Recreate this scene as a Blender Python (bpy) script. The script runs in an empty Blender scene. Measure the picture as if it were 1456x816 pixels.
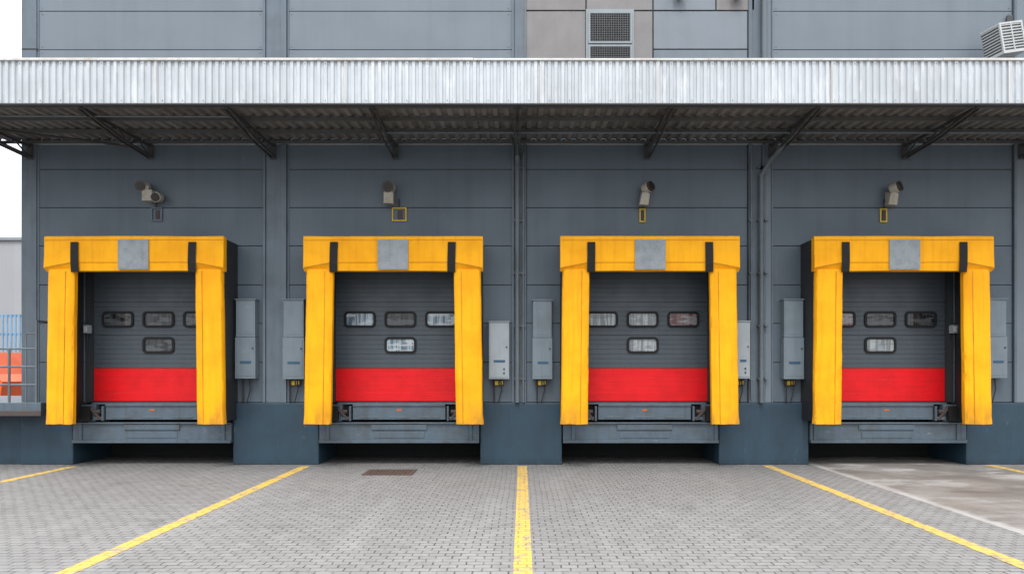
import bpy, math, random
from mathutils import Vector, noise
random.seed(7)
S = bpy.context.scene
S.view_settings.view_transform='Standard'
try: S.view_settings.look='None'
except Exception: pass
S.view_settings.exposure=0

# ------------------------------------------------------------------ materials
def nd(nt,t,**k):
    n=nt.nodes.new(t)
    for a,b in k.items(): setattr(n,a,b)
    return n
def new_mat(name):
    m=bpy.data.materials.new(name); m.use_nodes=True
    nt=m.node_tree; bs=nt.nodes['Principled BSDF']
    return m,nt,bs
def math_n(nt,op,a,b=None,c=None,clamp=False):
    n=nd(nt,'ShaderNodeMath',operation=op); n.use_clamp=clamp
    for i,v in enumerate((a,b,c)):
        if v is None: continue
        if isinstance(v,(int,float)): n.inputs[i].default_value=v
        else: nt.links.new(v,n.inputs[i])
    return n.outputs[0]
def mixc(nt,f,a,b,bt='MIX'):
    n=nd(nt,'ShaderNodeMix',data_type='RGBA',blend_type=bt)
    for idx,v in ((0,f),(6,a),(7,b)):
        if isinstance(v,(int,float)): n.inputs[idx].default_value=v
        elif isinstance(v,(tuple,list)): n.inputs[idx].default_value=(*v[:3],1)
        else: nt.links.new(v,n.inputs[idx])
    return n.outputs[2]
def noise_n(nt,pos,scale,vec=(1,1,1),detail=3,rough=.6,off=(0,0,0)):
    mp=nd(nt,'ShaderNodeMapping'); mp.inputs['Scale'].default_value=vec; mp.inputs['Location'].default_value=off
    nt.links.new(pos,mp.inputs[0])
    n=nd(nt,'ShaderNodeTexNoise'); n.inputs['Scale'].default_value=scale
    n.inputs['Detail'].default_value=detail; n.inputs['Roughness'].default_value=rough
    nt.links.new(mp.outputs[0],n.inputs['Vector'])
    return n.outputs[0]
def ramp(nt,v,lo,hi,a=0.0,b=1.0):
    n=nd(nt,'ShaderNodeMapRange'); n.interpolation_type='SMOOTHSTEP'
    nt.links.new(v,n.inputs[0])
    for i,x in enumerate((lo,hi,a,b)): n.inputs[i+1].default_value=x
    return n.outputs[0]
def P(nt):
    g=nd(nt,'ShaderNodeNewGeometry'); return g.outputs['Position']

def M(name,base,rough=.6,metal=0.0,dirt=(.05,.045,.04),dirt_amt=.3,dirt_scale=2.0,
      streak=.2,streak_vec=(9,9,.5),light=0.0,light_col=(.5,.5,.5),light_thr=(.62,.7),light_scale=6,light_vec=(1,1,1),
      bump=.05,bump_scale=25,bump_vec=(1,1,1),bump2=0,bump2_scale=2,bump2_vec=(1,1,1),cell=0,cell_amt=.1,spec=.4,bdist=.01,low=0.0,low_z=(1.2,2.5),low_col=None):
    m,nt,bs=new_mat(name); pos=P(nt)
    c=base
    if cell:
        sx=nd(nt,'ShaderNodeSeparateXYZ'); nt.links.new(pos,sx.inputs[0])
        fl=math_n(nt,'FLOOR',math_n(nt,'DIVIDE',sx.outputs[0],cell))
        w=nd(nt,'ShaderNodeTexWhiteNoise',noise_dimensions='1D'); nt.links.new(fl,w.inputs['W'])
        f=math_n(nt,'MULTIPLY',w.outputs[0],cell_amt)
        c=mixc(nt,f,c,tuple(x*.3 for x in base))
    n1=noise_n(nt,pos,dirt_scale,detail=5)
    f1=math_n(nt,'MULTIPLY',ramp(nt,n1,.35,.75),dirt_amt)
    c=mixc(nt,f1,c,dirt)
    if streak:
        f2=math_n(nt,'MULTIPLY',ramp(nt,noise_n(nt,pos,1.0,streak_vec,off=(3,1,7)),.45,.75),streak)
        c=mixc(nt,f2,c,dirt)
    if light:
        f3=math_n(nt,'MULTIPLY',ramp(nt,noise_n(nt,pos,light_scale,light_vec,detail=6,rough=.7,off=(11,5,2)),*light_thr),light)
        c=mixc(nt,f3,c,light_col)
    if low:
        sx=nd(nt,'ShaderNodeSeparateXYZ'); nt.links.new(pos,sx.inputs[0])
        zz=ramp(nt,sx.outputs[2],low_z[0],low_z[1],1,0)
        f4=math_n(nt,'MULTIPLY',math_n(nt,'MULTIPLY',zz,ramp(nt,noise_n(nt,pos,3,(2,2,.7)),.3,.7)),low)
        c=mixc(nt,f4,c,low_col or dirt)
    nt.links.new(c,bs.inputs['Base Color'])
    r=ramp(nt,n1,.3,.7,max(0,rough-.08),min(1,rough+.1))
    nt.links.new(r,bs.inputs['Roughness'])
    bs.inputs['Metallic'].default_value=metal
    bs.inputs['Specular IOR Level'].default_value=spec
    b=nd(nt,'ShaderNodeBump'); b.inputs['Strength'].default_value=bump; b.inputs['Distance'].default_value=bdist
    nt.links.new(noise_n(nt,pos,bump_scale,bump_vec),b.inputs['Height'])
    last=b
    if bump2:
        b2=nd(nt,'ShaderNodeBump'); b2.inputs['Strength'].default_value=bump2; b2.inputs['Distance'].default_value=.03
        nt.links.new(noise_n(nt,pos,bump2_scale,bump2_vec,detail=1),b2.inputs['Height'])
        nt.links.new(b.outputs[0],b2.inputs['Normal']); last=b2
    nt.links.new(last.outputs[0],bs.inputs['Normal'])
    return m

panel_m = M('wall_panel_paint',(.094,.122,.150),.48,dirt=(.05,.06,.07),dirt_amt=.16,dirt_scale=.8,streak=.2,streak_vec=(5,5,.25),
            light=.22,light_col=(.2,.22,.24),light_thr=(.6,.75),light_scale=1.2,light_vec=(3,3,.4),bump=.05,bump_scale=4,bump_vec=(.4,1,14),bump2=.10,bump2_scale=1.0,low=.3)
panel_up_m = M('wall_panel_lit_pale',(.15,.18,.21),.5,dirt=(.09,.105,.12),dirt_amt=.2,dirt_scale=.8,streak=.2,streak_vec=(4,4,.2),  # paler panel paint: stronger light above canopy put in the colour; also lighter trims
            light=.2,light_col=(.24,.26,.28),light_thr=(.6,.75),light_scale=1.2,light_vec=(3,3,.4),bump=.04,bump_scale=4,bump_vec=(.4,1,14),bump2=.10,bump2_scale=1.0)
panel_light_m = M('wall_panel_pale',(.18,.205,.235),.5,dirt=(.13,.14,.15),dirt_amt=.2,streak=.2,streak_vec=(5,5,.25),bump2=.15,bump2_scale=1)
panel_beige_m = M('wall_panel_beige',(.205,.195,.195),.6,dirt=(.15,.14,.135),dirt_amt=.35,streak=.3,streak_vec=(5,5,.4),bump2=.15)
trim_m = M('wall_trim',(.115,.145,.175),.45,dirt=(.05,.06,.07),dirt_amt=.3,streak=.3,bump=.05)
seam_m = M('seam_shadow_gap',(.03,.035,.04),.8,streak=0,bump=.02)
plinth_m = M('blue_plinth_paint',(.024,.052,.078),.5,dirt=(.015,.028,.04),dirt_amt=.45,dirt_scale=1.6,streak=.35,streak_vec=(7,7,.6),
             light=.5,light_col=(.11,.15,.175),light_thr=(.63,.73),light_scale=7,light_vec=(1,1,.35),bump=.2,bump_scale=14,low=.75,low_z=(0.0,.2))
dock_steel_m = M('dock_steel',(.085,.120,.152),.45,dirt=(.055,.042,.033),dirt_amt=.4,dirt_scale=4,streak=.3,light=.5,light_col=(.22,.25,.27),
             light_thr=(.6,.72),light_scale=9,light_vec=(.5,1,1),bump=.15)
rust_m = M('rusty_metal',(.06,.055,.055),.8,dirt=(.1,.045,.025),dirt_amt=.6,dirt_scale=8,bump=.4)
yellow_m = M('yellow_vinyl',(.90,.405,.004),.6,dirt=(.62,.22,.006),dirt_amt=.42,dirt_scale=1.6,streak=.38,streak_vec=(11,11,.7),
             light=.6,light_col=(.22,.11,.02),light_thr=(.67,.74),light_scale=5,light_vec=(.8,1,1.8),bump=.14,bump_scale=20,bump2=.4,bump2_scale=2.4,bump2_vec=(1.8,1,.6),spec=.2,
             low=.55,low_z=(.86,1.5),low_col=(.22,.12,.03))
yellow_seam_m = M('yellow_vinyl_welt',(.50,.2,.003),.5,dirt=(.2,.09,.01),dirt_amt=.5,bump=.2)
black_m = M('black_vinyl',(.018,.019,.023),.5,dirt=(.05,.05,.05),dirt_amt=.3,bump=.3,bump2=.4,bump2_scale=3)
rubber_m = M('black_rubber',(.010,.010,.011),.7,dirt=(.03,.028,.025),dirt_amt=.2,streak=0,bump=.2,spec=.3)
patch_m = M('grey_patch',(.25,.28,.30),.6,dirt=(.15,.16,.17),dirt_amt=.5,dirt_scale=7,streak=.3,light=.4,light_col=(.45,.46,.46),light_scale=18,bump=.3)
door_m = M('door_grey_steel',(.064,.080,.095),.45,dirt=(.035,.042,.05),dirt_amt=.25,streak=.2,light=.2,light_col=(.12,.13,.14),light_scale=5,bump=.03,bump2=.1,bump2_scale=1.5)
red_m = M('door_red_paint',(.74,.008,.012),.5,dirt=(.4,.008,.010),dirt_amt=.35,dirt_scale=3,streak=.25,streak_vec=(1,1,12),light=.3,light_col=(.72,.11,.1),light_thr=(.6,.78),light_scale=4,light_vec=(.5,1,5),bump=.05,bump2=.1,bump2_scale=4,spec=.25)
galv_m = M('galvanised_fascia',(.50,.53,.56),.45,metal=.1,dirt=(.3,.31,.32),dirt_amt=.25,dirt_scale=1.0,streak=.35,streak_vec=(9,9,.7),cell=.96,cell_amt=.12,
           light=.55,light_col=(.66,.675,.69),light_thr=(.5,.7),light_scale=2,light_vec=(4,1,.7),bump=.1,bump2=.2,bump2_scale=3)
rail_white_m = M('white_edge_rail',(.6,.61,.6),.5,dirt=(.3,.2,.13),dirt_amt=.4,dirt_scale=1.5,streak=.3,bump=.1)
deck_m = M('canopy_deck_sheet',(.21,.205,.2),.6,dirt=(.08,.07,.06),dirt_amt=.55,streak=.4,streak_vec=(6,.4,6),cell=.8,cell_amt=.4,bump=.15)
truss_m = M('canopy_steel',(.05,.055,.06),.55,dirt=(.06,.04,.03),dirt_amt=.4,bump=.1)
purlin_m = M('canopy_purlin_steel',(.085,.09,.095),.55,dirt=(.06,.05,.04),dirt_amt=.4,bump=.1)
box_m = M('cabinet_grey_blue',(.16,.2,.23),.45,dirt=(.08,.09,.1),dirt_amt=.3,streak=.25,light=.4,light_col=(.28,.3,.32),light_thr=(.6,.7),light_scale=5,bump=.05)
boxl_m = M('cabinet_pale_grey',(.30,.335,.36),.45,dirt=(.17,.18,.18),dirt_amt=.3,streak=.3,bump=.05)
beige_m = M('beige_housing',(.38,.35,.29),.5,dirt=(.16,.13,.1),dirt_amt=.4,dirt_scale=9,bump=.1)
darkplastic_m = M('dark_plastic',(.022,.02,.019),.4,streak=0,bump=.1)
brownm = M('bronze_cap',(.05,.036,.028),.4,streak=0,bump=.1)
label_y_m = M('yellow_label',(.7,.46,.01),.5,dirt_amt=.3,dirt_scale=14,streak=0)
label_b_m = M('blue_label',(.03,.08,.14),.4,dirt_amt=.1,streak=0)
orange_m = M('orange_label',(.45,.12,.03),.5,dirt_amt=.4,dirt_scale=30,streak=0)
white_m = M('white_paint',(.5,.51,.51),.45,dirt=(.3,.3,.29),dirt_amt=.3,streak=0)
pipe_m = M('grey_pipe',(.12,.145,.165),.45,dirt=(.06,.06,.06),dirt_amt=.4,streak=.4,bump=.05)
louver_m = M('louvre_metal',(.12,.125,.13),.45,metal=.2,dirt_amt=.3,bump=.1)
frame_m = M('vent_frame',(.25,.28,.3),.5,dirt=(.17,.18,.19),dirt_amt=.3)
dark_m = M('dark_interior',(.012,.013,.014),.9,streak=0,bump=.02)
blue_m = M('pale_blue_paint',(.18,.34,.5),.5,dirt_amt=.2)
orangep_m = M('orange_truck_paint',(.75,.11,.02),.35,dirt_amt=.15,streak=0)
tyre_m = M('tyre',(.015,.015,.015),.8,streak=0)
far_m = M('distant_cladding',(.34,.34,.355),.6,dirt=(.28,.28,.29),dirt_amt=.4,dirt_scale=.2,cell=1.2,cell_amt=.1)
grate_m = M('cast_iron',(.08,.055,.045),.7,dirt=(.13,.08,.055),dirt_amt=.6,dirt_scale=8,bump=.3)
roof_m = M('roof_membrane',(.2,.2,.2),.8)

def glass_mat(name,lo,hi,band,bandamt):  # streaks and bands: reflections and interior light painted into the pane colour
    m,nt,bs=new_mat(name); pos=P(nt)
    n2=ramp(nt,noise_n(nt,pos,11,(1.8,1,.12),detail=2),.42,.6)
    n4=ramp(nt,noise_n(nt,pos,3.2,(.7,1,3.0),detail=2,off=(7,7,1)),.48,.56)
    c=mixc(nt,n2,lo,hi)
    c=mixc(nt,math_n(nt,'MULTIPLY',n4,bandamt),c,band)
    nt.links.new(c,bs.inputs['Base Color']); bs.inputs['Roughness'].default_value=.04
    bs.inputs['Specular IOR Level'].default_value=.5
    b=nd(nt,'ShaderNodeBump'); b.inputs['Strength'].default_value=.06; b.inputs['Distance'].default_value=.01
    nt.links.new(noise_n(nt,pos,3,detail=0),b.inputs['Height']); nt.links.new(b.outputs[0],bs.inputs['Normal'])
    return m
G={'D':glass_mat('window_glass_dark',(.012,.014,.016),(.045,.05,.055),(.11,.12,.13),.6),
   'L':glass_mat('window_glass_lit_blind',(.17,.19,.2),(.36,.39,.40),(.10,.11,.12),.5),
   'B':glass_mat('window_glass_bluish',(.10,.14,.18),(.34,.42,.47),(.48,.52,.54),.7),
   'R':glass_mat('window_glass_red_interior',(.10,.03,.035),(.17,.09,.09),(.26,.27,.28),.75)}

# paving: interlocking blocks ------------------------------------------------
def paving(nt,bs,mark=False):
    pos=P(nt)
    wob=nd(nt,'ShaderNodeTexNoise'); wob.inputs['Scale'].default_value=.8; wob.inputs['Detail'].default_value=1; nt.links.new(pos,wob.inputs['Vector'])
    vs=nd(nt,'ShaderNodeVectorMath',operation='MULTIPLY_ADD'); nt.links.new(wob.outputs['Color'],vs.inputs[0])
    vs.inputs[1].default_value=(.05,.05,0); nt.links.new(pos,vs.inputs[2])
    wob2=nd(nt,'ShaderNodeTexNoise'); wob2.inputs['Scale'].default_value=14; wob2.inputs['Detail'].default_value=1; nt.links.new(pos,wob2.inputs['Vector'])
    vs2=nd(nt,'ShaderNodeVectorMath',operation='MULTIPLY_ADD'); nt.links.new(wob2.outputs['Color'],vs2.inputs[0])
    vs2.inputs[1].default_value=(.022,.014,0); nt.links.new(vs.outputs[0],vs2.inputs[2])
    b=nd(nt,'ShaderNodeTexBrick'); b.inputs['Scale'].default_value=1
    b.inputs['Brick Width'].default_value=.165; b.inputs['Row Height'].default_value=.105
    b.inputs['Mortar Size'].default_value=.0085; b.inputs['Mortar Smooth'].default_value=.45
    b.inputs['Color1'].default_value=(0,0,0,1); b.inputs['Color2'].default_value=(1,1,1,1); b.inputs['Mortar'].default_value=(.5,.5,.5,1)
    nt.links.new(vs2.outputs[0],b.inputs['Vector'])
    mort=b.outputs['Fac']; tone=b.outputs['Color']
    sep=nd(nt,'ShaderNodeSeparateColor'); nt.links.new(tone,sep.inputs[0])
    base=mixc(nt,sep.outputs[0],(.212,.206,.202),(.252,.247,.241))
    big=ramp(nt,noise_n(nt,pos,.35,(1,.5,1),detail=4),.35,.68)
    base=mixc(nt,math_n(nt,'MULTIPLY',big,.35),base,(.15,.147,.144))
    fine=ramp(nt,noise_n(nt,pos,9,detail=6,rough=.75),.4,.7)
    base=mixc(nt,math_n(nt,'MULTIPLY',fine,.35),base,(.13,.127,.123))
    stain=ramp(nt,noise_n(nt,pos,1.1,(1,1,1),detail=5,rough=.7,off=(8,2,0)),.58,.72)
    base=mixc(nt,math_n(nt,'MULTIPLY',stain,.4),base,(.095,.09,.085))
    tr=ramp(nt,noise_n(nt,pos,1.0,(1.3,.15,1),detail=3,off=(1,9,0)),.5,.7)
    base=mixc(nt,math_n(nt,'MULTIPLY',tr,.35),base,(.30,.295,.287))
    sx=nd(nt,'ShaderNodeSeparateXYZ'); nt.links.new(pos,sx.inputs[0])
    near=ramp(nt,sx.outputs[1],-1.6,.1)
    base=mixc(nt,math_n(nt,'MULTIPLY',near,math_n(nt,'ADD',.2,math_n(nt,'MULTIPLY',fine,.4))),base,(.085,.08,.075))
    if mark:
        w=ramp(nt,noise_n(nt,pos,7,(1,.6,1),detail=7,rough=.75,off=(2,2,2)),.49,.62,1,.2)
        yc=mixc(nt,big,(.68,.43,.07),(.58,.38,.09))
        base=mixc(nt,math_n(nt,'MULTIPLY',w,.92),base,yc)
    mf=math_n(nt,'MULTIPLY',mort,math_n(nt,'MULTIPLY_ADD',ramp(nt,noise_n(nt,pos,5,detail=2,off=(5,5,5)),.35,.62),.7,.3))
    if mark: mf=math_n(nt,'MULTIPLY',mf,.6)
    col=mixc(nt,math_n(nt,'MULTIPLY',mf,.9),base,(.05,.046,.043))
    nt.links.new(col,bs.inputs['Base Color']); bs.inputs['Roughness'].default_value=.75
    bs.inputs['Specular IOR Level'].default_value=.3
    h=math_n(nt,'ADD',math_n(nt,'MULTIPLY',mort,-1),math_n(nt,'MULTIPLY',fine,.15))
    h=math_n(nt,'ADD',h,math_n(nt,'MULTIPLY',sep.outputs[0],.3))
    bp=nd(nt,'ShaderNodeBump'); bp.inputs['Strength'].default_value=.75; bp.inputs['Distance'].default_value=.01
    nt.links.new(h,bp.inputs['Height']); nt.links.new(bp.outputs[0],bs.inputs['Normal'])
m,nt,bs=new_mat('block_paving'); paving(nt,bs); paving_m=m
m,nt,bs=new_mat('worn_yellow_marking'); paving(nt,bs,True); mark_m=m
def concrete():
    m,nt,bs=new_mat('stained_concrete'); pos=P(nt)
    a=ramp(nt,noise_n(nt,pos,.7,(1,1,1),detail=6,rough=.65),.35,.65)
    c=mixc(nt,a,(.235,.215,.2),(.155,.138,.124))
    b=ramp(nt,noise_n(nt,pos,.9,(.7,1.4,1),detail=7,rough=.7,off=(3,6,0)),.50,.6)
    sx=nd(nt,'ShaderNodeSeparateXYZ'); nt.links.new(pos,sx.inputs[0])
    near=ramp(nt,sx.outputs[1],-3.2,-1.2,.3,1)
    c=mixc(nt,math_n(nt,'MULTIPLY',math_n(nt,'MULTIPLY',b,near),.75),c,(.36,.35,.34))
    d=ramp(nt,noise_n(nt,pos,12,detail=6,rough=.8),.5,.7)
    c=mixc(nt,math_n(nt,'MULTIPLY',d,.45),c,(.11,.1,.09))
    dk=ramp(nt,noise_n(nt,pos,.6,(.5,1.6,1),detail=6,rough=.7,off=(1,4,0)),.52,.66)
    c=mixc(nt,math_n(nt,'MULTIPLY',dk,.5),c,(.085,.07,.06))
    e=math_n(nt,'ADD',sx.outputs[0],math_n(nt,'MULTIPLY',noise_n(nt,pos,5,detail=5),.3))
    ed=ramp(nt,e,5.98,6.12,1,0)
    c=mixc(nt,math_n(nt,'MULTIPLY',ed,.7),c,(.38,.365,.35))
    nt.links.new(c,bs.inputs['Base Color'])
    r=ramp(nt,noise_n(nt,pos,.9,(.7,1.4,1),detail=4,off=(3,6,0)),.4,.6,.5,.85); nt.links.new(r,bs.inputs['Roughness'])
    bp=nd(nt,'ShaderNodeBump'); bp.inputs['Strength'].default_value=.4; bp.inputs['Distance'].default_value=.01
    nt.links.new(noise_n(nt,pos,10,detail=6,rough=.7),bp.inputs['Height']); nt.links.new(bp.outputs[0],bs.inputs['Normal'])
    return m
concrete_m=concrete()
asphalt_m=M('asphalt',(.06,.06,.06),.85,dirt=(.1,.1,.1),dirt_amt=.4,dirt_scale=.5,streak=0,bump=.3)

# ------------------------------------------------------------------ mesh tools
def empty(name,loc=(0,0,0)):
    e=bpy.data.objects.new(name,None); e.location=loc; e.empty_display_size=.3
    S.collection.objects.link(e); return e
class MB:
    def __init__(s): s.v=[];s.f=[];s.mi=[];s.mats=[]
    def mat(s,m):
        if m not in s.mats: s.mats.append(m)
        return s.mats.index(m)
    def add(s,vs,fs,m):
        o=len(s.v); s.v+= [tuple(v) for v in vs]; k=s.mat(m)
        for f in fs: s.f.append([i+o for i in f]); s.mi.append(k)
    def box(s,x0,x1,y0,y1,z0,z1,m):
        if x0>x1:x0,x1=x1,x0
        if y0>y1:y0,y1=y1,y0
        if z0>z1:z0,z1=z1,z0
        vs=[(x0,y0,z0),(x1,y0,z0),(x1,y1,z0),(x0,y1,z0),(x0,y0,z1),(x1,y0,z1),(x1,y1,z1),(x0,y1,z1)]
        s.add(vs,[(0,3,2,1),(4,5,6,7),(0,1,5,4),(1,2,6,5),(2,3,7,6),(3,0,4,7)],m)
    def basis(s,p1,p2):
        p1,p2=Vector(p1),Vector(p2); d=(p2-p1).normalized()
        up=Vector((0,0,1)) if abs(d.z)<.95 else Vector((0,1,0))
        a=d.cross(up).normalized(); b=a.cross(d).normalized(); return p1,p2,a,b
    def beam(s,p1,p2,w,h,m):
        p1,p2,a,b=s.basis(p1,p2); vs=[]
        for p in (p1,p2):
            for i,j in ((-1,-1),(1,-1),(1,1),(-1,1)): vs.append(p+a*(i*w/2)+b*(j*h/2))
        s.add(vs,[(0,1,2,3),(7,6,5,4),(0,4,5,1),(1,5,6,2),(2,6,7,3),(3,7,4,0)],m)
    def cyl(s,p1,p2,r,m,n=14,r2=None):
        p1,p2,a,b=s.basis(p1,p2); r2=r if r2 is None else r2; vs=[]
        for p,q in ((p1,r),(p2,r2)):
            for i in range(n):
                t=2*math.pi*i/n; vs.append(p+a*(math.cos(t)*q)+b*(math.sin(t)*q))
        fs=[(i,i+n,(i+1)%n+n,(i+1)%n) for i in range(n)]
        fs+= [tuple(range(n)),tuple(range(2*n-1,n-1,-1))]
        s.add(vs,fs,m)
    def loft(s,rings,m,closed=True,cap=True):
        n=len(rings[0]); vs=[p for r in rings for p in r]; fs=[]
        for k in range(len(rings)-1):
            for i in range(n if closed else n-1):
                j=(i+1)%n; fs.append((k*n+i,k*n+j,(k+1)*n+j,(k+1)*n+i))
        if cap and closed: fs+= [tuple(range(n-1,-1,-1)),tuple(range((len(rings)-1)*n,len(rings)*n))]
        s.add(vs,fs,m)
    def build(s,name,parent=None,bevel=0,smooth=None,loc=None,rot=None):
        me=bpy.data.meshes.new(name); me.from_pydata(s.v,[],s.f)
        for m in s.mats: me.materials.append(m)
        for p,k in zip(me.polygons,s.mi): p.material_index=k
        me.update()
        import bmesh
        bm=bmesh.new(); bm.from_mesh(me); bmesh.ops.recalc_face_normals(bm,faces=bm.faces); bm.to_mesh(me); bm.free()
        if smooth:
            for p in me.polygons: p.use_smooth=True
            try: me.set_sharp_from_angle(angle=math.radians(smooth))
            except Exception: pass
        o=bpy.data.objects.new(name,me); S.collection.objects.link(o)
        if parent: o.parent=parent
        if loc: o.location=loc
        if rot: o.rotation_euler=rot
        if bevel:
            b=o.modifiers.new('bevel','BEVEL'); b.width=bevel; b.segments=2; b.limit_method='ANGLE'; b.angle_limit=math.radians(40)
        return o

# ------------------------------------------------------------------ ground
b=MB(); b.box(-400,400,-400,400,-.5,0,asphalt_m); b.build('ground')
b=MB(); b.add([(-34,-40,.004),(5.75,-40,.004),(5.75,1.6,.004),(-34,1.6,.004)],[(0,1,2,3)],paving_m); b.build('paved_yard')
b=MB(); b.add([(5.75,-40,.004),(34,-40,.004),(34,1.6,.004),(5.75,1.6,.004)],[(0,1,2,3)],concrete_m); b.build('concrete_apron')
for x,y1 in ((-8.76,-.3),(-4.235,-.3),(0.01,-.3),(4.83,-.2),(9.25,-.15)):
    b=MB(); b.add([(x-.09,-22,.008),(x+.09,-22,.008),(x+.09,y1,.008),(x-.09,y1,.008)],[(0,1,2,3)],mark_m); b.build('parking_bay_line')
b=MB()
gx0,gx1,gy0,gy1=-2.87,-1.97,-1.45,-.8
b.box(gx0,gx1,gy0,gy0+.05,.005,.02,grate_m); b.box(gx0,gx1,gy1-.05,gy1,.005,.02,grate_m)
b.box(gx0,gx0+.05,gy0+.05,gy1-.05,.005,.02,grate_m); b.box(gx1-.05,gx1,gy0+.05,gy1-.05,.005,.02,grate_m)
b.box(gx0+.05,gx1-.05,gy0+.05,gy1-.05,.005,.009,dark_m)
n=14
for i in range(n):
    x=gx0+.07+i*(gx1-gx0-.14)/(n-1); b.box(x-.016,x+.016,gy0+.05,gy1-.05,.009,.018,grate_m)
for q in (.25,.5,.75):
    yy=gy0+(gy1-gy0)*q; b.box(gx0+.05,gx1-.05,yy-.02,yy+.02,.0095,.0195,grate_m)
b.build('drain_grate')

# ------------------------------------------------------------------ warehouse
WH=empty('warehouse_building')
CX=[-7.35,-2.455,2.445,7.25]
OP=1.40
rows=[1.24,2.04,2.82,3.59,4.37,5.135,5.90,6.68,7.45,8.29,9.06,9.83,10.6]
bays=[(-9.68,-5.16),(-4.68,-.19),(.09,4.52),(5.01,9.82),(10.2,14.6)]
b=MB(); g=.006
for bi,(x0,x1) in enumerate(bays):
    for r in range(len(rows)-1):
        z0,z1=rows[r]+g,rows[r+1]-g
        segs=[(x0,x1)]
        if r<4 and bi<4: segs=[(x0,CX[bi]-OP),(CX[bi]+OP,x1)]
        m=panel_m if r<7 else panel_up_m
        if bi==2 and r>=8: continue
        for a,c in segs:
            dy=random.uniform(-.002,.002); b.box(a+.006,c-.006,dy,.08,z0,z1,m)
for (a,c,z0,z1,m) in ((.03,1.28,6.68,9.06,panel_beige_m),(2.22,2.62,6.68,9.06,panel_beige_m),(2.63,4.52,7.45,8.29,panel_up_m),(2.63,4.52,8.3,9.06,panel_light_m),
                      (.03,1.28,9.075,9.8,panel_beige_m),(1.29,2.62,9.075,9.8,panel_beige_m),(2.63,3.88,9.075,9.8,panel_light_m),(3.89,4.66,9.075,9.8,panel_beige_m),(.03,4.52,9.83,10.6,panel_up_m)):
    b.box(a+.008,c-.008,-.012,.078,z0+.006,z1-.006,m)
b.build('wall_panels',WH,bevel=.006)
b=MB()
for (x0,x1) in ((-9.95,CX[0]-OP),(CX[0]+OP,CX[1]-OP),(CX[1]+OP,CX[2]-OP),(CX[2]+OP,CX[3]-OP),(CX[3]+OP,14.6)):
    b.box(x0,x1,.025,.35,1.21,4.37,seam_m)
b.box(-9.95,14.6,.025,.35,4.372,10.55,seam_m)
b.build('wall_core',WH)
b=MB()
def strip(x0,x1,y,z0=1.24,z1=10.6,m=trim_m): b.box(x0,x1,y,.05,z0,z1,m)
strip(-10.0,-9.70,-.03); strip(-9.70,-9.66,-.012)
strip(-5.17,-5.12,-.05); strip(-5.115,-4.82,-.022); strip(-4.815,-4.70,-.05); strip(-4.69,-4.66,-.02)
strip(-.20,-.155,-.035); strip(-.15,.045,-.012); strip(.05,.09,-.035)
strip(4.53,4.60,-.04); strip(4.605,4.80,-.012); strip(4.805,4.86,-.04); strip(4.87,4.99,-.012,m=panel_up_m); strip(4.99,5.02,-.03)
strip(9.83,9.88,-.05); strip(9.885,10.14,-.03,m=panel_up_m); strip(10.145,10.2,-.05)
b.box(-10.0,-9.68,-.031,.06,8.27,8.31,seam_m)
b.build('wall_trims',WH,bevel=.005)
b=MB()
for xa in (-9.6,-5.24,-4.61,-.27,.16,4.45,5.09,9.75):
    for r in rows[1:-1]:
        for dz in (-.06,.06): b.cyl((xa,-.005,r+dz),(xa,.0,r+dz),.012,trim_m,n=8)
b.build('panel_fixings',WH)
b=MB()
b.box(-10,14.62,1.6,14,0,10.55,panel_m)
b.box(-10,-9.96,.06,1.6,0,10.55,panel_m); b.box(14.6,14.62,.06,1.6,0,10.55,panel_m)
b.build('side_and_back_walls',WH)
b=MB(); b.box(-10.05,14.67,-.06,14.05,10.6,10.72,roof_m); b.build('roof',WH)
b=MB()
for x0,x1 in ((-10,-8.95),(-5.76,-4.05),(-.83,.80),(3.93,5.72),(8.86,14.62)):
    b.box(x0,x1,-.06,1.6,0,1.235,plinth_m)
b.build('concrete_plinths',WH,bevel=.02)
b=MB()
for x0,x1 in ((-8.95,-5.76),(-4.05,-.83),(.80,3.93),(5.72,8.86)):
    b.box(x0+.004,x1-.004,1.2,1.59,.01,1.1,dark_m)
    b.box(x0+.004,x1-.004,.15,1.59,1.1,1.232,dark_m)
b.build('dock_pit_walls',WH)

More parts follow.
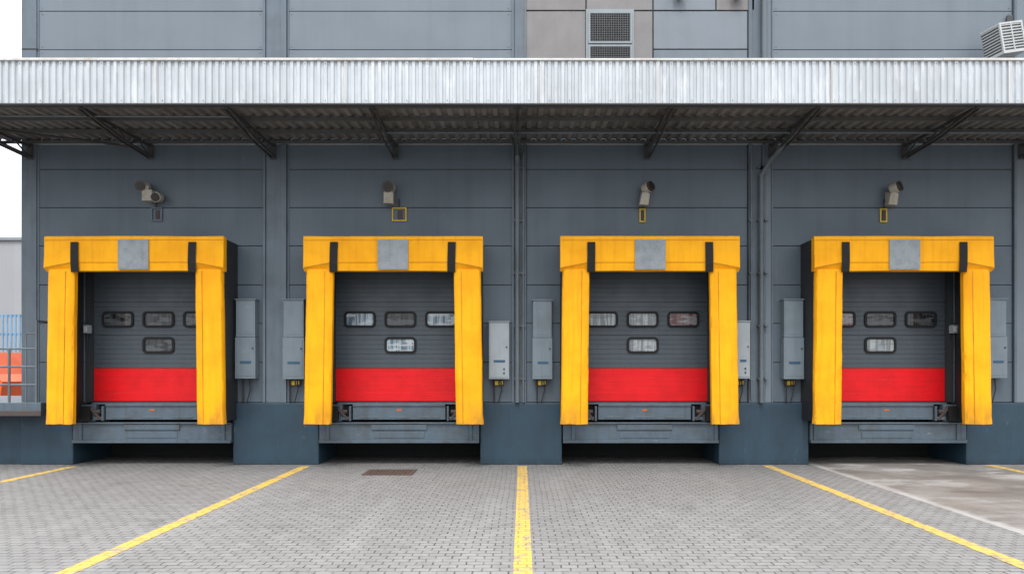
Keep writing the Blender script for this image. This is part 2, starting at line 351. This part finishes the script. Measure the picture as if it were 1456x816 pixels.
def rrect(cx,cz,w,h,r,n=6):
    pts=[]
    for sx,sz,a0 in ((1,1,0),(-1,1,90),(-1,-1,180),(1,-1,270)):
        ox,oz=cx+sx*(w/2-r),cz+sz*(h/2-r)
        for i in range(n+1):
            t=math.radians(a0+90*i/n); pts.append((ox+r*math.cos(t),oz+r*math.sin(t)))
    return pts
WIN=['DDDD','BDBB','LLRL','RDDL']
for k,cx in enumerate(CX):
    b=MB()
    zz=1.262; prof=[]
    i=0; pitch=.0955
    while zz<4.3:
        big=(i%7==6)
        red=zz<1.84
        d=.016 if big else (.002 if red else .006); wv=.014 if big else .010
        z1=zz+pitch-wv
        prof.append((.15,zz)); prof.append((.15,z1)); prof.append((.15+d,z1+wv*.3)); prof.append((.15+d,z1+wv*.7))
        zz+=pitch; i+=1
    redprof=[p for p in prof if p[1]<1.93]; greyprof=[p for p in prof if p[1]>=redprof[-1][1]-.0001]
    for pr,m in ((redprof,red_m),(greyprof,door_m)):
        b.loft([[(cx-1.31,y,z) for y,z in pr],[(cx+1.31,y,z) for y,z in pr]],m,closed=False)
    b.box(cx-1.31,cx+1.31,.17,.2,1.262,4.3,door_m)
    b.box(cx-1.31,cx+1.31,.135,.168,1.24,1.262,rubber_m)
    b.build('dock_door_leaf',WH)
    b=MB()
    b.box(cx-1.398,cx-1.315,.03,.2,1.24,4.3,seam_m); b.box(cx+1.315,cx+1.398,.03,.2,1.24,4.3,seam_m)
    b.box(cx-1.398,cx+1.398,.03,.13,4.05,4.368,seam_m)
    b.build('door_jamb',WH)
    b=MB()
    for wi,(dx,z) in enumerate(((-.82,2.91),(0,2.91),(.82,2.91),(0,2.39))):
        wx=cx+dx
        o=rrect(wx,z,.64,.33,.09); inn=rrect(wx,z,.55,.24,.05)
        nn=len(o)
        vs=[(x,.122,q) for x,q in o]+[(x,.122,q) for x,q in inn]+[(x,.16,q) for x,q in o]+[(x,.146,q) for x,q in inn]
        fs=[]
        for i in range(nn):
            j=(i+1)%nn
            fs+= [(i,j,nn+j,nn+i),(i,2*nn+i,2*nn+j,j),(nn+i,nn+j,3*nn+j,3*nn+i)]
        b.add(vs,fs,rubber_m)
        b.add([(x,.141,q) for x,q in rrect(wx,z,.57,.255,.05)],[tuple(range(nn))],G[WIN[k][wi]])
    b.build('door_windows',WH)

b=MB()
X0,X1=1.31,2.21
b.box(X0-.03,X1+.03,-.05,.05,6.9,9.08,frame_m)
for z0,z1 in ((8.42,8.98),(7.70,8.32),(7.0,7.6)):
    b.box(X0+.05,X1-.05,-.055,-.045,z0,z1,dark_m)
    q=int((z1-z0)/.035)
    for i in range(q):
        z=z0+.015+i*(z1-z0-.03)/(q-1); b.beam((X0+.05,-.066,z),(X1-.05,-.066,z),.02,.009,louver_m)
    q=18
    for i in range(q):
        x=X0+.06+i*(X1-X0-.12)/(q-1); b.box(x-.004,x+.004,-.082,-.076,z0,z1,louver_m)
    for (a,c,d,e) in ((X0+.02,X1-.02,z1,z1+.035),(X0+.02,X1-.02,z0-.035,z0),(X0+.015,X0+.05,z0,z1),(X1-.05,X1-.015,z0,z1)):
        b.box(a,c,-.085,-.04,d,e,frame_m)
b.build('ventilation_louvre',WH)

# ------------------------------------------------------------------ canopy
CA=empty('metal_canopy')
XL,XR=-12.5,15.5; YF=-2.28
b=MB(); pts=[]; x=XL; p=.113
while x<XR:
    pts+= [(x,YF),(x+.038,YF),(x+.05,YF-.026),(x+.1,YF-.026)]; x+=p
b.loft([[(x,y+.005*noise.noise(Vector((x*.8,0,z*2))),z+.006*noise.noise(Vector((x*.4,4,0)))) for x,y in pts] for z in (6.325,6.5,6.7,6.9,7.03)],galv_m,closed=False)
b.build('corrugated_fascia',CA)
b=MB()
seg=XL
while seg<XR:
    e=min(seg+3.9,XR); b.box(seg,e-.006,YF-.05,YF+.05,7.03,7.065+random.uniform(-.006,.006),rail_white_m); seg=e
b.box(XL,XR,YF-.045,YF+.03,6.295,6.32,truss_m)
b.build('fascia_edge_rails',CA,bevel=.004)
b=MB()
for x in (-9.3,-6.1,-2.95,.3,2.27,5.15,8.1,11.2): b.box(x,x+.02,YF-.034,YF-.027,6.32,7.03,rail_white_m)
b.build('fascia_sheet_laps',CA)
b=MB(); x=XL+.075
while x<XR:
    for z in (6.37,6.98): b.cyl((x,YF-.036,z),(x,YF-.024,z),.008,frame_m,n=6)
    x+=.339
b.build('fascia_screws',CA)
b=MB(); pts=[]; x=XL; p=.2
while x<XR:
    pts+= [(x,0),(x+.07,0),(x+.1,.045),(x+.17,.045)]; x+=p
b.loft([[(x,YF+.03,6.375+z) for x,z in pts],[(x,-.005,6.47+z) for x,z in pts]],deck_m,closed=False)
b.build('corrugated_deck',CA)
b=MB()
for y,z,h in ((-.10,6.41,.05),(-.78,6.385,.06),(-1.5,6.355,.06),(-2.17,6.33,.07)):
    b.box(XL,XR,y-.025,y+.025,z-h/2,z+h/2,purlin_m)
b.box(-10,XR,-.035,-.001,6.395,6.45,rail_white_m)
b.build('purlins',CA)
b=MB()
for x in (-9.82,-7.42,-4.96,-2.52,-.08,2.5,4.98,7.65,9.97,12.4):
    b.beam((x,-.04,6.345),(x,YF+.05,6.30),.045,.045,truss_m)
    for s in (-.045,.045):
        b.beam((x+s,-.05,6.13),(x+s,-1.0,6.15),.022,.04,truss_m)
        b.beam((x+s,-1.0,6.15),(x+s,YF+.1,6.28),.022,.04,truss_m)
    for y0,z0,y1,z1 in ((-.1,6.15,-.45,6.33),(-.45,6.33,-.8,6.15),(-.8,6.15,-1.15,6.32),(-1.15,6.32,-1.5,6.2),(-1.5,6.2,-1.75,6.3)):
        b.beam((x,y0,z0),(x,y1,z1),.022,.022,truss_m)
    b.box(x-.06,x+.06,-.06,-.052,6.08,6.40,truss_m)
b.build('truss_brackets',CA)
b=MB()
b.cyl((-2.6,-1.02,6.28),(12,-1.02,6.28),.018,pipe_m)
b.cyl((XL,-1.9,6.27),(-5,-1.9,6.25),.014,pipe_m)
b.cyl((-9.5,-1.3,6.24),(-7.6,-.5,6.2),.02,darkplastic_m)
b.build('cable_conduits',CA)

# ------------------------------------------------------------------ drain pipes
def pipe(name,paths):
    b=MB()
    for pts,r in paths:
        for p,q in zip(pts[:-1],pts[1:]): b.cyl(p,q,r,pipe_m)
        for p in pts[1:-1]:
            b.cyl(Vector(p)-Vector((0,0,.02)),Vector(p)+Vector((0,0,.02)),r*1.12,pipe_m)
        z=1.7
        while z<6:
            p=pts[-1]; b.box(p[0]-r-.02,p[0]+r+.02,p[1]-.012,-.01,z,z+.03,pipe_m)
            z+=1.05
    b.build(name,smooth=40)
pipe('downpipe',[([(-.09,-1.0,6.25),(-.09,-.2,6.15),(-.09,-.085,6.0),(-.09,-.085,1.24)],.045),([(.03,-.07,6.2),(.03,-.07,1.24)],.022)])
pipe('downpipe',[([(5.05,-.9,6.28),(4.86,-.3,5.98),(4.76,-.1,5.75),(4.76,-.1,1.24)],.045),([(4.57,-.08,6.2),(4.57,-.08,1.3)],.02)])
pipe('downpipe',[([(4.82,-.1,10.5),(4.82,-.1,6.5)],.055)])

# ------------------------------------------------------------------ dock shelters
def shelter(cx,seed):
    E=empty('dock_shelter',(0,0,0))
    rnd=random.Random(seed); W=1.70
    nz=lambda *a: noise.noise(Vector(a)+Vector((seed*7.1,0,0)))
    b=MB()
    for s in (-1,1):
        o=[(cx+s*1.665,-.60),(cx+s*1.30,-.60),(cx+s*1.34,-.5),(cx+s*1.42,-.002),(cx+s*1.665,-.002)]
        rings=[]
        for i in range(16):
            z=.90+i*(4.395-.90)/15
            rings.append([(x+.005*nz(z*2,y,3*s),y,z) for x,y in o])
        b.loft(rings,black_m)
    b.box(cx-1.41,cx+1.41,-.60,-.003,4.0,4.39,black_m)
    b.build('black_side_housing',E,smooth=30)
    b=MB()
    for s in (-1,1):
        rings=[]; N=60
        tilt=rnd.uniform(-.008,.012)
        for i in range(N):
            z=.862+i*(3.80-.862)/(N-1); t=i/(N-1)
            off=s*(.035*(1-t))
            prof=[(1.145,-.60),(1.145,-.69),(1.175,-.720),(1.27,-.736),(1.36,-.738),(1.46,-.736),(1.56,-.728),(1.63,-.712),(1.655,-.68),(1.655,-.60)]
            flare=.012*math.exp(-((t)/.04)**2)
            rr=[]
            for j,(x,y) in enumerate(prof):
                fold=.007*nz(z*5+j*.5,s*3,2)+.008*nz(z*1.8,j*.5,s+5)
                rr.append((cx+s*x+off+.007*nz(z*1.6,j*.25,s)+s*tilt*(1-t)+(s*flare if x>1.5 else 0),y+ (fold if y<-.61 else 0)-.015*(1-t),z+(.014*nz(j*.6,s,2) if i==0 else 0)))
            if s<0: rr=rr[::-1]
            rings.append(rr)
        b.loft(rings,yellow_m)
    b.build('yellow_side_pad',E,smooth=40)
    b=MB()
    for s in (-1,1):
        x=cx+s*1.29
        b.beam((x+s*.035,-.757,.88),(x,-.740,3.76),.010,.008,yellow_seam_m)
    b.build('pad_welts',E)
    b=MB(); N=110; rings=[]
    for i in range(N):
        t=i/(N-1); x=cx-W+2*W*t; d=abs(x-cx)
        endf=max(0,min(1,(d-1.08)/.05))
        zs=3.93-.11*max(0,min(1,(d-1.13)/(W-1.13)))*endf
        prof=[(-.60,4.40),(-.715,4.425),(-.73,4.41),(-.735,4.28),(-.735,4.1),(-.735-.012*endf,zs),(-.718+.045*endf,3.77-.012*endf),(-.60,3.765)]
        rings.append([(x,y+((.004*nz(x*2.2,j*.8,9)+.004*nz(x*6,j*.9,4)) if y<-.61 else 0),z+.007*nz(x*1.3,j*.3,1)) for j,(y,z) in enumerate(prof)])
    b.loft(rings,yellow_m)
    b.build('yellow_header_pad',E,smooth=14)
    b=MB()
    for s in (-1,1):
        b.beam((cx+s*1.69,-.754,3.825),(cx+s*1.14,-.754,3.93),.008,.007,yellow_seam_m)
    b.beam((cx-1.05,-.742,3.925),(cx+1.05,-.742,3.93),.005,.005,yellow_seam_m)
    b.beam((cx-1.69,-.738,4.345),(cx+1.69,-.738,4.35),.005,.005,yellow_seam_m)
    b.build('header_welts',E)
    b=MB()
    for s in (-1,1):
        q=cx+s*1.115; tx=rnd.uniform(-.012,.012)
        b.loft([[(q-.075+a*tx,y,z),(q+.075+a*tx,y,z),(q+.075+a*tx,y+.01,z),(q-.075+a*tx,y+.01,z)] for a,y,z in ((0,-.755,4.31),(.5,-.766,4.1),(1,-.768,3.90),(1.2,-.75,3.74))],rubber_m)
    b.build('black_strap',E,bevel=.004)
    b=MB(); b.box(cx-.29,cx+.29,-.759,-.747,3.79,4.355,patch_m)
    b.box(cx-.012,cx+.012,-.7605,-.7585,3.8,4.35,patch_m)
    for i in range(5):
        for z in (3.815,4.33): b.cyl((cx-.25+i*.125,-.764,z),(cx-.25+i*.125,-.757,z),.008,patch_m,n=8)
    b.build('grey_number_patch',E,bevel=.003)
    return E
for k,cx in enumerate((-7.353,-2.44,2.43,7.245)): shelter(cx,k+1)

# ------------------------------------------------------------------ dock levellers
def leveller(cx,w0,w1,seed):
    E=empty('dock_leveller'); r=random.Random(seed); b=MB()
    b.box(w0+.01,w1-.01,-.09,.1,.50,.82,dock_steel_m)
    b.box(w0+.01,w1-.01,-.13,.1,.82,.85,dock_steel_m)
    b.box(w0+.01,w1-.01,-.13,.1,.44,.50,dock_steel_m)
    b.box(cx-.55,cx+.55,-.115,-.09,.70,.80,dock_steel_m)
    b.box(cx-.50,cx+.5,-.10,-.09,.54,.66,dock_steel_m)
    for s in (-1,1):
        b.box(cx+s*1.42-.03,cx+s*1.42+.03,-.12,-.09,.50,.82,dock_steel_m)
    b.build('front_beam',E,bevel=.008)
    b=MB()
    b.box(cx-1.25,cx+1.25,-.02,.14,1.2,1.238,dock_steel_m)
    b.box(cx-.92,cx+.92,-.10,.1,.905,1.17,dock_steel_m)
    b.box(cx-.92,cx+.92,-.125,-.02,1.172,1.215,dock_steel_m)
    for i in range(3): b.box(cx-.6+i*.6-.2,cx-.6+i*.6+.2,-.108,-.10,.93,.97,dock_steel_m)
    b.build('lip_plate',E,bevel=.006)
    b=MB()
    for s in (-1,1):
        b.box(cx+s*.93,cx+s*1.14,.05,.1,.87,1.18,dark_m)
        b.box(cx+s*.95,cx+s*.99,-.13,.05,.88,1.17,dock_steel_m)
        b.beam((cx+s*1.02,-.1,.9),(cx+s*1.22,-.12,1.15),.03,.05,rust_m)
        b.cyl((cx+s*1.03,-.09,1.06),(cx+s*1.13,-.09,1.06),.04,rust_m)
        b.box(cx+s*1.0,cx+s*1.16,-.11,-.05,.9,.96,dock_steel_m)
        b.box(cx+s*1.14,cx+s*1.50,-.07,.08,.87,1.2,dock_steel_m)
        b.box(cx+s*1.2,cx+s*1.42,-.18,-.07,.89,1.17,rubber_m)
    b.build('hinge_brackets_and_bumpers',E,bevel=.005)
    b=MB()
    b.box(cx-.05,cx+.05,-.105,-.101,1.075,1.115,orange_m)
    b.build('orange_marker',E)
for k,(cx,w0,w1) in enumerate(((-7.35,-8.94,-5.77),(-2.44,-4.04,-.84),(2.44,.81,3.92),(7.25,5.73,8.85))): leveller(cx,w0,w1,k)

# ------------------------------------------------------------------ control cabinets
def cabinet(x0,x1,z0,z1,tall,lab):
    E=empty('control_cabinet'); b=MB(); m=box_m if tall else boxl_m
    if tall:
        zm=z0+(z1-z0)*.53
        b.box(x0,x1,-.20,-.001,z0,zm-.008,m); b.box(x0+.012,x1-.012,-.185,-.001,zm,z1,m)
        b.box(x0-.006,x1+.006,-.21,-.001,z1,z1+.02,m)
        b.box(x0+.03,x1-.03,-.206,-.20,z0+.05,zm-.06,m)
        b.box(x0+.04,x1-.04,-.19,-.185,zm+.05,z1-.06,m)
        lz=z0+.3
    else:
        b.box(x0,x1,-.22,-.001,z0,z1,m); b.box(x0+.02,x1-.02,-.23,-.22,z0+.03,z1-.03,m)
        b.box(x0-.008,x1+.008,-.24,-.001,z1,z1+.018,m); lz=z0+.33
    b.build('cabinet_body',E,bevel=.008)
    b=MB(); f=-.214 if tall else -.238
    b.box(x0+.10,x1-.08,f,f+.01,lz,lz+.045,label_b_m)
    if not tall:
        for z in (z0+.12,z0+.2): b.cyl((x1-.1,f-.012,z),(x1-.1,f+.01,z),.016,darkplastic_m)
    b.cyl((x1-.05,f-.012,lz+.3),(x1-.05,f+.01,lz+.3),.014,darkplastic_m)
    b.build('cabinet_fittings',E)
    b=MB(); xm=(x0+x1)/2
    b.cyl((xm-.1,-.07,z0+.01),(xm-.1,-.07,1.24),.014,darkplastic_m); b.cyl((xm+.03,-.07,z0+.01),(xm+.05,-.07,1.5),.011,darkplastic_m)
    b.cyl((xm+.05,-.07,1.5),(xm-.02,-.07,1.24),.011,darkplastic_m)
    b.build('cables',E)
    if lab:
        b=MB(); b.box(xm-.13,xm+.09,-.05,-.03,1.57,1.70,darkplastic_m)
        b.box(xm-.11,xm-.02,-.054,-.05,1.59,1.67,label_y_m); b.box(xm+.01,xm+.07,-.054,-.05,1.60,1.67,label_y_m); b.build('warning_label',E)
cabinet(-5.66,-5.26,1.72,3.27,True,False)
cabinet(-4.72,-4.30,1.71,3.27,True,True)
cabinet(-.65,-.25,1.71,2.83,False,True)
cabinet(.21,.60,1.71,3.26,True,True)
cabinet(4.20,4.50,1.72,2.84,False,True)
cabinet(5.17,5.57,1.71,3.27,True,True)
cabinet(9.2,9.58,1.73,3.28,True,False)
for x in (-8.66,8.60):
    b=MB(); b.box(x-.05,x+.05,-.12,-.0,2.62,2.78,boxl_m); b.box(x-.03,x+.03,-.128,-.12,2.65,2.75,white_m); b.cyl((x,-.06,2.62),(x,-.06,2.3),.01,darkplastic_m); b.build('junction_box',bevel=.006)

# ------------------------------------------------------------------ dock floodlights
def flood(x,z,kind,tagm,tagdx,tagw):
    E=empty('dock_floodlight'); b=MB()
    b.box(x-.06,x+.06,-.03,-.001,z-.12,z+.06,beige_m)
    b.cyl((x,-.03,z-.02),(x,-.12,z-.02),.03,beige_m)
    if kind=='side':
        b.box(x-.14,x+.06,-.26,-.10,z-.19,z+.03,beige_m)
        b.cyl((x+.12,-.09,z-.09),(x+.13,-.26,z-.12),.10,beige_m)
        b.box(x-.12,x-.02,-.24,-.12,z-.0,z+.12,beige_m)
        b.cyl((x-.14,-.10,z+.12),(x-.16,-.26,z+.10),.105,beige_m); hd=(x-.16,-.26,z+.10); hd2=(x-.162,-.29,z+.096)
        b.cyl((x+.13,-.26,z-.12),(x+.13,-.28,z-.126),.085,darkplastic_m)
    elif kind=='up':
        b.box(x-.09,x+.10,-.26,-.10,z-.24,z-.01,beige_m)
        b.box(x-.07,x+.05,-.24,-.12,z-.01,z+.06,beige_m)
        b.cyl((x+.01,-.10,z+.10),(x,-.25,z+.09),.12,beige_m); hd=(x,-.25,z+.09); hd2=(x,-.28,z+.085)
    else:
        b.loft([[(x-.13,-.26,z-.24),(x+.05,-.26,z-.26),(x+.08,-.26,z-.02),(x-.08,-.26,z-.0)],[(x-.13,-.10,z-.24),(x+.05,-.10,z-.26),(x+.08,-.10,z-.02),(x-.08,-.10,z-.0)]],beige_m)
        b.box(x-.03,x+.06,-.24,-.14,z-.02,z+.08,beige_m)
        b.cyl((x-.01,-.13,z+.08),(x+.08,-.25,z+.11),.105,beige_m); hd=(x+.08,-.25,z+.11); hd2=(x+.105,-.283,z+.12)
    b.build('lamp_housing',E,bevel=.012,smooth=35)
    b=MB(); r=.10 if kind!='up' else .115
    b.cyl(hd,hd2,r,brownm,n=20)
    hv=Vector(hd2); dv=(hv-Vector(hd)).normalized(); b.cyl(hv,hv+dv*.008,r*.72,darkplastic_m,n=20)
    b.build('lamp_head',E,smooth=35)
    b=MB(); tx=x+tagdx; z0,z1=z-.54,z-.27
    h=.022
    b.box(tx-tagw/2,tx+tagw/2,-.03,-.01,z1-h,z1,tagm); b.box(tx-tagw/2,tx+tagw/2,-.03,-.01,z0,z0+h,tagm)
    b.box(tx-tagw/2,tx-tagw/2+h,-.031,-.012,z0+h,z1-h,tagm); b.box(tx+tagw/2-h,tx+tagw/2,-.031,-.012,z0+h,z1-h,tagm)
    b.box(tx-tagw*.12,tx+tagw*.2,-.02,-.003,z0+.05,z1-.05,rust_m)
    b.cyl((tx,-.05,z1),(tx,-.05,z-.1),.012,darkplastic_m)
    b.build('mounting_bracket',E)
flood(-7.33,5.40,'side',trim_m,.03,.22)
flood(-2.63,5.40,'up',label_y_m,.18,.29)
flood(2.44,5.38,'tilt',label_y_m,-.03,.12)
flood(7.33,5.38,'tilt',label_y_m,-.1,.14)

for x in (3.13,4.28):
    b=MB(); b.cyl((x-.12,-.12,9.33),(x+.12,-.12,9.33),.05,darkplastic_m); b.box(x-.04,x+.04,-.1,-.013,9.33,9.5,darkplastic_m); b.cyl((x+.02,-.12,9.31),(x+.02,-.14,9.26),.03,darkplastic_m); b.build('wall_lamp',smooth=35)

E=empty('air_conditioning_unit')
b=MB(); w,h,d=.25,.27,.2
b.box(-w,w,-d,d,-h,h,louver_m)
for i in range(10):
    z=-h+.03+i*(2*h-.06)/9; b.box(-w+.015,w-.015,-d-.018,-d,z-.012,z+.010,white_m); b.box(-w-.016,-w,-d+.015,d-.015,z-.012,z+.010,white_m)
for s in (-1,1):
    b.box(-w-.02,w+.02,-d-.025,d,s*h-.018,s*h+.018,white_m); b.box(s*w-.018,s*w+.018,-d-.026,-d+.01,-h,h,white_m)
b.box(-.012,.012,-d-.024,-d,-h,h,white_m)
b.build('louvred_casing',E,bevel=.004,loc=(9.24,-.55,8.18),rot=(0,math.radians(-12),math.radians(12)))
b=MB(); b.beam((9.35,-.5,8.3),(9.75,-.02,8.65),.04,.05,truss_m); b.beam((9.35,-.4,7.9),(9.75,-.02,7.8),.04,.05,truss_m)
b.box(9.68,9.8,-.056,-.026,7.6,8.95,truss_m)
b.build('support_arms',E)

# ------------------------------------------------------------------ left platform & railing
E=empty('loading_platform'); b=MB()
b.box(-16,-9.28,-.5,-.07,1.02,1.26,dock_steel_m); b.box(-16,-10.01,-.07,3,1.02,1.26,dock_steel_m)
b.box(-16,-10.01,.0,3,0,1.018,plinth_m)
b.box(-16,-9.26,-.53,-.5,1.0,1.10,rust_m)
b.build('platform_deck',E,bevel=.01)
E=empty('metal_railing'); b=MB()
for x in (-9.42,-9.95,-11.3,-12.7,-14.1): b.cyl((x,-.42,1.26),(x,-.42,2.86 if x==-9.42 else 2.3),.024,pipe_m)
for z in (2.3,1.95,1.6): b.cyl((-9.42,-.42,z),(-14.1,-.42,z),.02,pipe_m)
b.cyl((-9.42,-.42,2.84),(-9.42,-.05,2.84),.02,pipe_m); b.cyl((-9.62,-.42,1.26),(-9.62,-.42,2.6),.014,pipe_m)
b.cyl((-9.42,-.42,2.6),(-9.62,-.42,2.6),.014,pipe_m)
b.build('rails_and_posts',E,smooth=40)

E=empty('blue_metal_fence'); b=MB()
x=-34
while x<-14: b.box(x,x+.06,14,14.04,.1,4.15,blue_m); x+=.17
for z in (.4,2.2,3.3,4.05): b.box(-34,-14,14.04,14.1,z,z+.08,blue_m)
x=-34
while x<-14: b.box(x,x+.12,14.1,14.22,0,4.3,blue_m); x+=2.5
b.build('fence_bars',E)
E=empty('parked_truck'); b=MB(); TY=9.0
b.loft([[(x,y,z) for x,z in ((-17.35,.75),(-17.25,1.5),(-17.5,1.75),(-17.8,2.5),(-19.3,2.55),(-19.3,.75))] for y in (TY,TY+2.1)],orangep_m)
b.box(-24.5,-19.45,TY-.05,TY+2.15,.95,3.0,white_m); b.box(-24.5,-17.5,TY+.3,TY+1.8,.55,.8,dark_m)
b.box(-17.35,-17.1,TY-.02,TY+2.12,.5,.85,white_m)
b.box(-18.9,-18.0,TY-.012,TY-.002,1.65,2.35,G['D'])
b.box(-19.2,-17.4,TY-.015,TY-.003,1.15,1.32,white_m)
b.build('truck_body',E,bevel=.03)
b=MB()
for x in (-18.3,-22.8):
    for y in (TY+.05,TY+1.75): b.cyl((x,y,.48),(x,y+.3,.48),.48,tyre_m,n=24); b.cyl((x,y-.01,.48),(x,y+.02,.48),.24,frame_m,n=16)
b.build('wheels',E,smooth=35)
E=empty('distant_building'); b=MB()
b.box(-75,-24,46,80,0,13.2,far_m); b.box(-75.2,-23.8,45.8,80.2,13.2,13.45,frame_m)
for i in range(4): b.box(-74+i*7.5,-70+i*7.5,45.9,46,0,5,frame_m)
b.build('building_walls',E)

# ------------------------------------------------------------------ world / sun / camera
w=bpy.data.worlds.new('World'); S.world=w; w.use_nodes=True; nt=w.node_tree
bg=nt.nodes['Background']; bg.inputs[1].default_value=.095
sky=nd(nt,'ShaderNodeTexSky'); sky.sky_type='NISHITA'; sky.sun_disc=False
sky.sun_elevation=math.radians(60); sky.sun_rotation=math.radians(190)
tc=nd(nt,'ShaderNodeTexCoord'); sx=nd(nt,'ShaderNodeSeparateXYZ'); nt.links.new(tc.outputs['Generated'],sx.inputs[0])
zc=math_n(nt,'MAXIMUM',sx.outputs[2],0.0)
lv=math_n(nt,'MULTIPLY_ADD',zc,26.0,12.5)
cn=noise_n(nt,tc.outputs['Generated'],2.5,(1,1,3),detail=3)
lv=math_n(nt,'MULTIPLY',lv,ramp(nt,cn,.3,.7,.92,1.08))
cc=nd(nt,'ShaderNodeCombineColor')
nt.links.new(math_n(nt,'MULTIPLY',lv,.97),cc.inputs[0]); nt.links.new(lv,cc.inputs[1]); nt.links.new(math_n(nt,'MULTIPLY',lv,1.035),cc.inputs[2])
nt.links.new(mixc(nt,.88,sky.outputs[0],cc.outputs[0]),bg.inputs[0])
sd=bpy.data.lights.new('sun','SUN'); sd.energy=2.4; sd.angle=math.radians(22); sd.color=(1,.98,.95)
so=bpy.data.objects.new('sun',sd); S.collection.objects.link(so)
el,az=math.radians(60),math.radians(10)
d=Vector((-math.sin(az)*math.cos(el),-math.cos(az)*math.cos(el),math.sin(el)))
so.rotation_euler=d.to_track_quat('Z','Y').to_euler(); so.location=(0,-10,20)
cd=bpy.data.cameras.new('camera'); co=bpy.data.objects.new('camera',cd); S.collection.objects.link(co)
co.location=(0,-13.67,1.887); co.rotation_euler=(math.radians(90),0,0)
cd.lens=24; cd.sensor_width=36; cd.shift_x=-14/1456; cd.shift_y=118/1456; cd.clip_end=1500
S.camera=co
